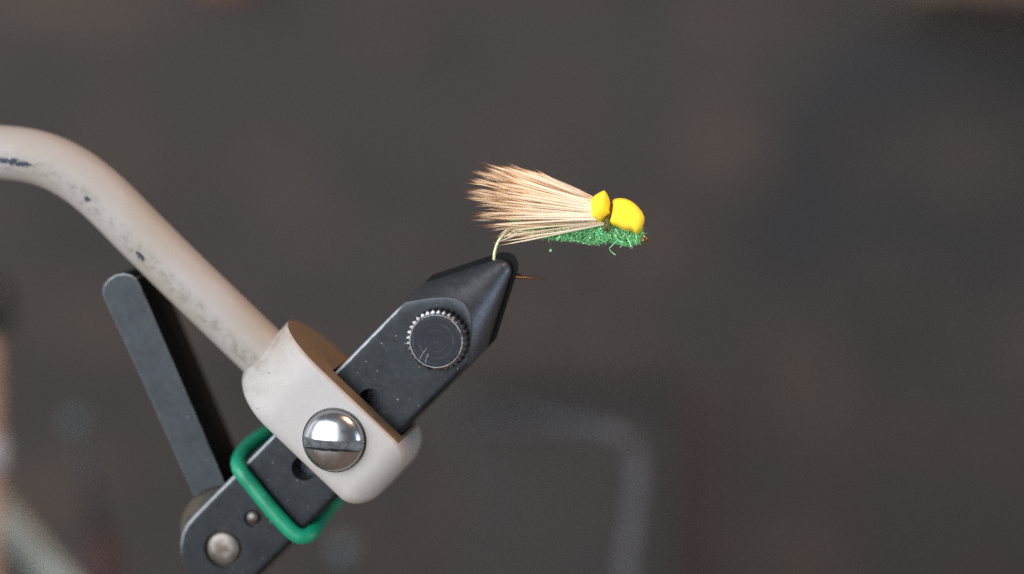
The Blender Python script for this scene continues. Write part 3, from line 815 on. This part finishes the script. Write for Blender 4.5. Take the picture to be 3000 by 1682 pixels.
    for k in range(26): stray([(sx + U_(-20, 20), sy + U_(-22, 22)), (sx + U_(-20, 20), sy + U_(-22, 22)), (sx + U_(-24, 24), sy + U_(-24, 24))], -.4 + U_(-.3, .3), 0.03, U_(.3, .7))
    tag(obj('dubbing', V, F, md.m, e, smooth=False, attrs={'rnd': at}), kind='stuff')
    # iridescent flash strips
    mfl = Mat('iridescent flash', srgb(190, 235, 225), 0.15, 0.5); mfl.mixto(mfl.ramp(mfl.noise(0.9, 1), [(0.35, srgb(120, 225, 200)), (0.5, srgb(225, 240, 235)), (0.65, srgb(235, 225, 140))]), 1.0)
    V = []; F = []; at = []
    for _ in range(130):
        i = random.randrange(3, 58); c = cp[i]; th = U_(math.pi * 0.9, math.pi * 2.1)
        b1 = Vector((0, 1, 0)); b2 = Vector((0, 0, 1))
        p = c + b1 * (math.sin(th) * rp[i] * U_(.8, 1.08)) + b2 * (math.cos(th) * rp[i] * U_(.6, 1.05)) 
        d = Vector((U_(-1, 1), U_(-.3, .3), U_(-1, 1))).normalized() * U_(0.04, 0.14)
        ribbon([p - d, p, p + d], U_(0.025, 0.05), 0.5)
    for (x0, y0, x1, y1) in ((810, 850, 865, 975), (820, 900, 850, 965), (975, 920, 995, 990), (1060, 1005, 1105, 985), (905, 1030, 935, 1045), (530, 940, 575, 965), (585, 955, 660, 962)):
        ribbon([on_y(*fpx(x0, y0), -2.0), on_y(*fpx((x0 + x1) / 2, (y0 + y1) / 2), -2.05), on_y(*fpx(x1, y1), -2.0)], 0.05, 0.5)
    tag(obj('flash_strips', V, F, mfl.m, e, smooth=False), kind='stuff')

    # ---- hair wing
    mh = Mat('natural deer hair', srgb(232, 206, 172), 0.42)
    tcol = mh.ramp(mh.attr('t'), [(0.0, srgb(252, 240, 222)), (0.45, srgb(252, 236, 208)), (0.78, srgb(250, 230, 196)), (0.86, srgb(206, 154, 108)), (0.93, srgb(110, 74, 54)), (1.0, srgb(56, 42, 36))])
    mh.mixto(tcol, 1.0)
    var = mh.ramp(mh.attr('rnd'), [(0.0, srgb(242, 198, 140)), (0.4, srgb(252, 234, 200)), (1.0, srgb(254, 248, 240))])
    mh.mixto(var, mh.math('MULTIPLY', mh.math('SUBTRACT', 1.0, mh.mask(mh.attr('t'), 0.6, 0.85)), 0.42))
    mh.b.inputs['Subsurface Weight'].default_value = 0.0
    # thin hollow hairs let light through
    tr = mh.n.new('ShaderNodeBsdfTranslucent'); mh.link(mh.color, tr.inputs['Color'])
    mx = mh.n.new('ShaderNodeMixShader'); mx.inputs[0].default_value = 0.3
    out = [n for n in mh.n if n.type == 'OUTPUT_MATERIAL'][0]
    mh.link(mh.b.outputs[0], mx.inputs[1]); mh.link(tr.outputs[0], mx.inputs[2]); mh.link(mx.outputs[0], out.inputs['Surface'])
    def cpx(x, y): return 1300 + x / 3.281, 420 + y / 3.281
    V = []; F = []; at = []; ar = []
    def hair(root, mid, tip, r0, rnd, tscale=1.0):
        n = 12; k = len(V)
        for i in range(n + 1):
            t = i / n
            p = root * (1 - t) ** 2 + mid * (2 * t * (1 - t)) + tip * t * t
            tg = ((mid - root) * (1 - t) + (tip - mid) * t).normalized()
            a = tg.cross(Vector((0, 1, 0))).normalized(); b = tg.cross(a)
            r = r0 * ((0.75 + 0.25 * min(1, t * 4)) if t < 0.66 else max(0.10, 1 - ((t - 0.66) / 0.29)))
            for j in range(4):
                th = math.pi / 2 * j + 0.4
                V.append(p + a * (r * math.cos(th)) + b * (r * math.sin(th))); at.append(min(1, t * tscale)); ar.append(rnd)
        for i in range(n):
            for j in range(4):
                q = k + i * 4 + j; q2 = k + i * 4 + (j + 1) % 4
                F.append((q, q2, q2 + 4, q + 4))
    # clumps fan out: parameter f = 0 top of the wing .. 1 underside
    tipc = [(0.0, 640, 190), (0.06, 300, 180), (0.14, 260, 235), (0.25, 250, 300), (0.36, 230, 420), (0.48, 200, 500), (0.60, 190, 590), (0.72, 195, 690), (0.82, 200, 760), (0.90, 260, 880), (1.0, 250, 1010)]
    def tipat(f):
        for (f0, x0, y0), (f1, x1, y1) in zip(tipc, tipc[1:]):
            if f <= f1:
                q = (f - f0) / (f1 - f0); return x0 + (x1 - x0) * q, y0 + (y1 - y0) * q
        return tipc[-1][1:]
    clumps = []
    for k in range(17):
        clumps.append((0.03 + 0.82 * (k + U_(-.45, .45)) / 16, U_(-1, 1), U_(0, 1)))
    for f, dep, ln in clumps:
        f = max(0.02, min(0.88, f))
        tx, ty = tipat(f); tx += 270 * ln + 60; ty += U_(-16, 16) + (657 - ty) * 0.12 * ln
        ctip = on_y(*cpx(tx, ty), dep * 2.4)
        cm = on_y(*cpx(860 + U_(-60, 60), 0.50 * (555 + 215 * f) + 0.50 * ty + U_(-16, 6)), dep * 2.0)
        for h in range(random.randrange(9, 16)):
            ff = min(1, max(0, f + U_(-0.08, 0.08)))
            dd = max(-1, min(1, dep + U_(-.5, .5)))
            rt = on_y(*cpx(1470 + U_(-15, 15), 545 + 225 * ff + U_(-8, 8)), dd * 1.3 * math.sqrt(max(0.05, 1 - (2 * ff - 1) ** 2)) - 0.3)
            mid = cm + Vector((U_(-.2, 2.2), U_(-.6, .6), U_(-.7, .7)))
            tip = ctip + (cm - ctip) * (U_(0, 0.55) ** 1.5) + Vector((U_(-.2, .2), U_(-.35, .35), random.gauss(0, 0.10)))
            hair(rt, mid, tip, U_(0.075, 0.115), min(1, max(0, random.gauss(.66, .28))), U_(0.95, 1.03))
    # edge hairs seen one by one: root, bend and tip in the photograph
    for (r, mdl, t) in (((1400, 548), (1120, 400), (880, 240)), ((1400, 552), (1100, 390), (800, 235)), ((1395, 556), (1060, 380), (650, 215)), ((1390, 560), (950, 350), (480, 195)), ((1390, 562), (900, 330), (310, 180)),
                        ((1390, 564), (1000, 350), (560, 215)), ((1500, 768), (1000, 900), (420, 1002)), ((1500, 772), (1050, 850), (420, 915)), ((1505, 770), (1000, 820), (390, 775)), ((1500, 774), (900, 900), (470, 955)),
                        ((1490, 760), (1000, 790), (480, 860)), ((1490, 765), (900, 850), (400, 910)), ((1480, 755), (1000, 745), (420, 790)), ((1480, 760), (1100, 800), (600, 920)), ((1460, 700), (800, 560), (410, 555)), ((1460, 690), (620, 590), (405, 665)),
                        ((1500, 770), (1000, 840), (500, 862)), ((1505, 772), (1080, 880), (520, 985)), ((1500, 768), (900, 770), (440, 805)), ((1490, 762), (1000, 800), (540, 830)), ((1505, 775), (1100, 870), (640, 905))):
        for q in range(1 if r[1] > 750 else 2):
            d = U_(-1.6, 0.2); j = 4 if q else 0
            hair(on_y(*cpx(r[0] + 40, r[1] + U_(-6, 6)), -0.6), on_y(*cpx(mdl[0] + U_(-20, 20) * q, mdl[1] + U_(-14, 14) * q), d - .6), on_y(*cpx(t[0] + U_(-30, 50) * q, t[1] + U_(-22, 22) * q), d - .6), U_(0.07, 0.095), U_(.4, 1), 0.98)
    # pale strands of the tail by the hook bend
    for (r_, m_, t_) in (((820, 770), (640, 850), (560, 925)), ((900, 790), (700, 830), (590, 930)), ((780, 760), (620, 800), (520, 900)), ((900, 800), (720, 880), (480, 960))):
        hair(on_y(*cpx(*r_), -0.3), on_y(*cpx(*m_), -0.5), on_y(*cpx(*t_), -0.4), 0.085, 1.0, 0.80)
    # single pale hairs lying over the outside of the wing
    for k in range(40):
        f = U_(0.04, 0.86); tx, ty = tipat(f); tx += U_(40, 330); ty += (657 - ty) * 0.12 + U_(-30, 30)
        hair(on_y(*cpx(1470, 548 + 215 * f + U_(-8, 8)), -1.5), on_y(*cpx(930 + U_(-60, 60), 0.54 * (550 + 215 * f) + 0.46 * ty + U_(-22, 14)), -2.3 + U_(-.3, .5)), on_y(*cpx(tx, ty), U_(-3.2, -1.2)), U_(0.08, 0.105), U_(.3, 1), 0.96)
    # very fine dark tips
    for k in range(150):
        f, dep, ln = random.choice(clumps); tx, ty = tipat(max(0.02, min(0.88, f)))
        tx += 270 * ln + 70 + U_(-60, 60); ty += (657 - ty) * 0.12 * ln + U_(-26, 26); dep += U_(-.5, .5)
        sl = (657 - ty) * 0.30
        hair(on_y(*cpx(tx + 360, ty + sl + U_(-20, 20)), dep * 2), on_y(*cpx(tx + 170, ty + sl * 0.42 + U_(-12, 12)), dep * 2.2), on_y(*cpx(tx - U_(20, 150), ty - U_(-18, 30)), dep * 2.6), U_(0.024, 0.042), U_(0, .5), 1.05)
    tag(obj('hair_wing', V, F, mh.m, e, attrs={'t': at, 'rnd': ar}), kind='stuff')

make_background()
make_vise()
make_ring()
ALB = 1.0
make_fly()
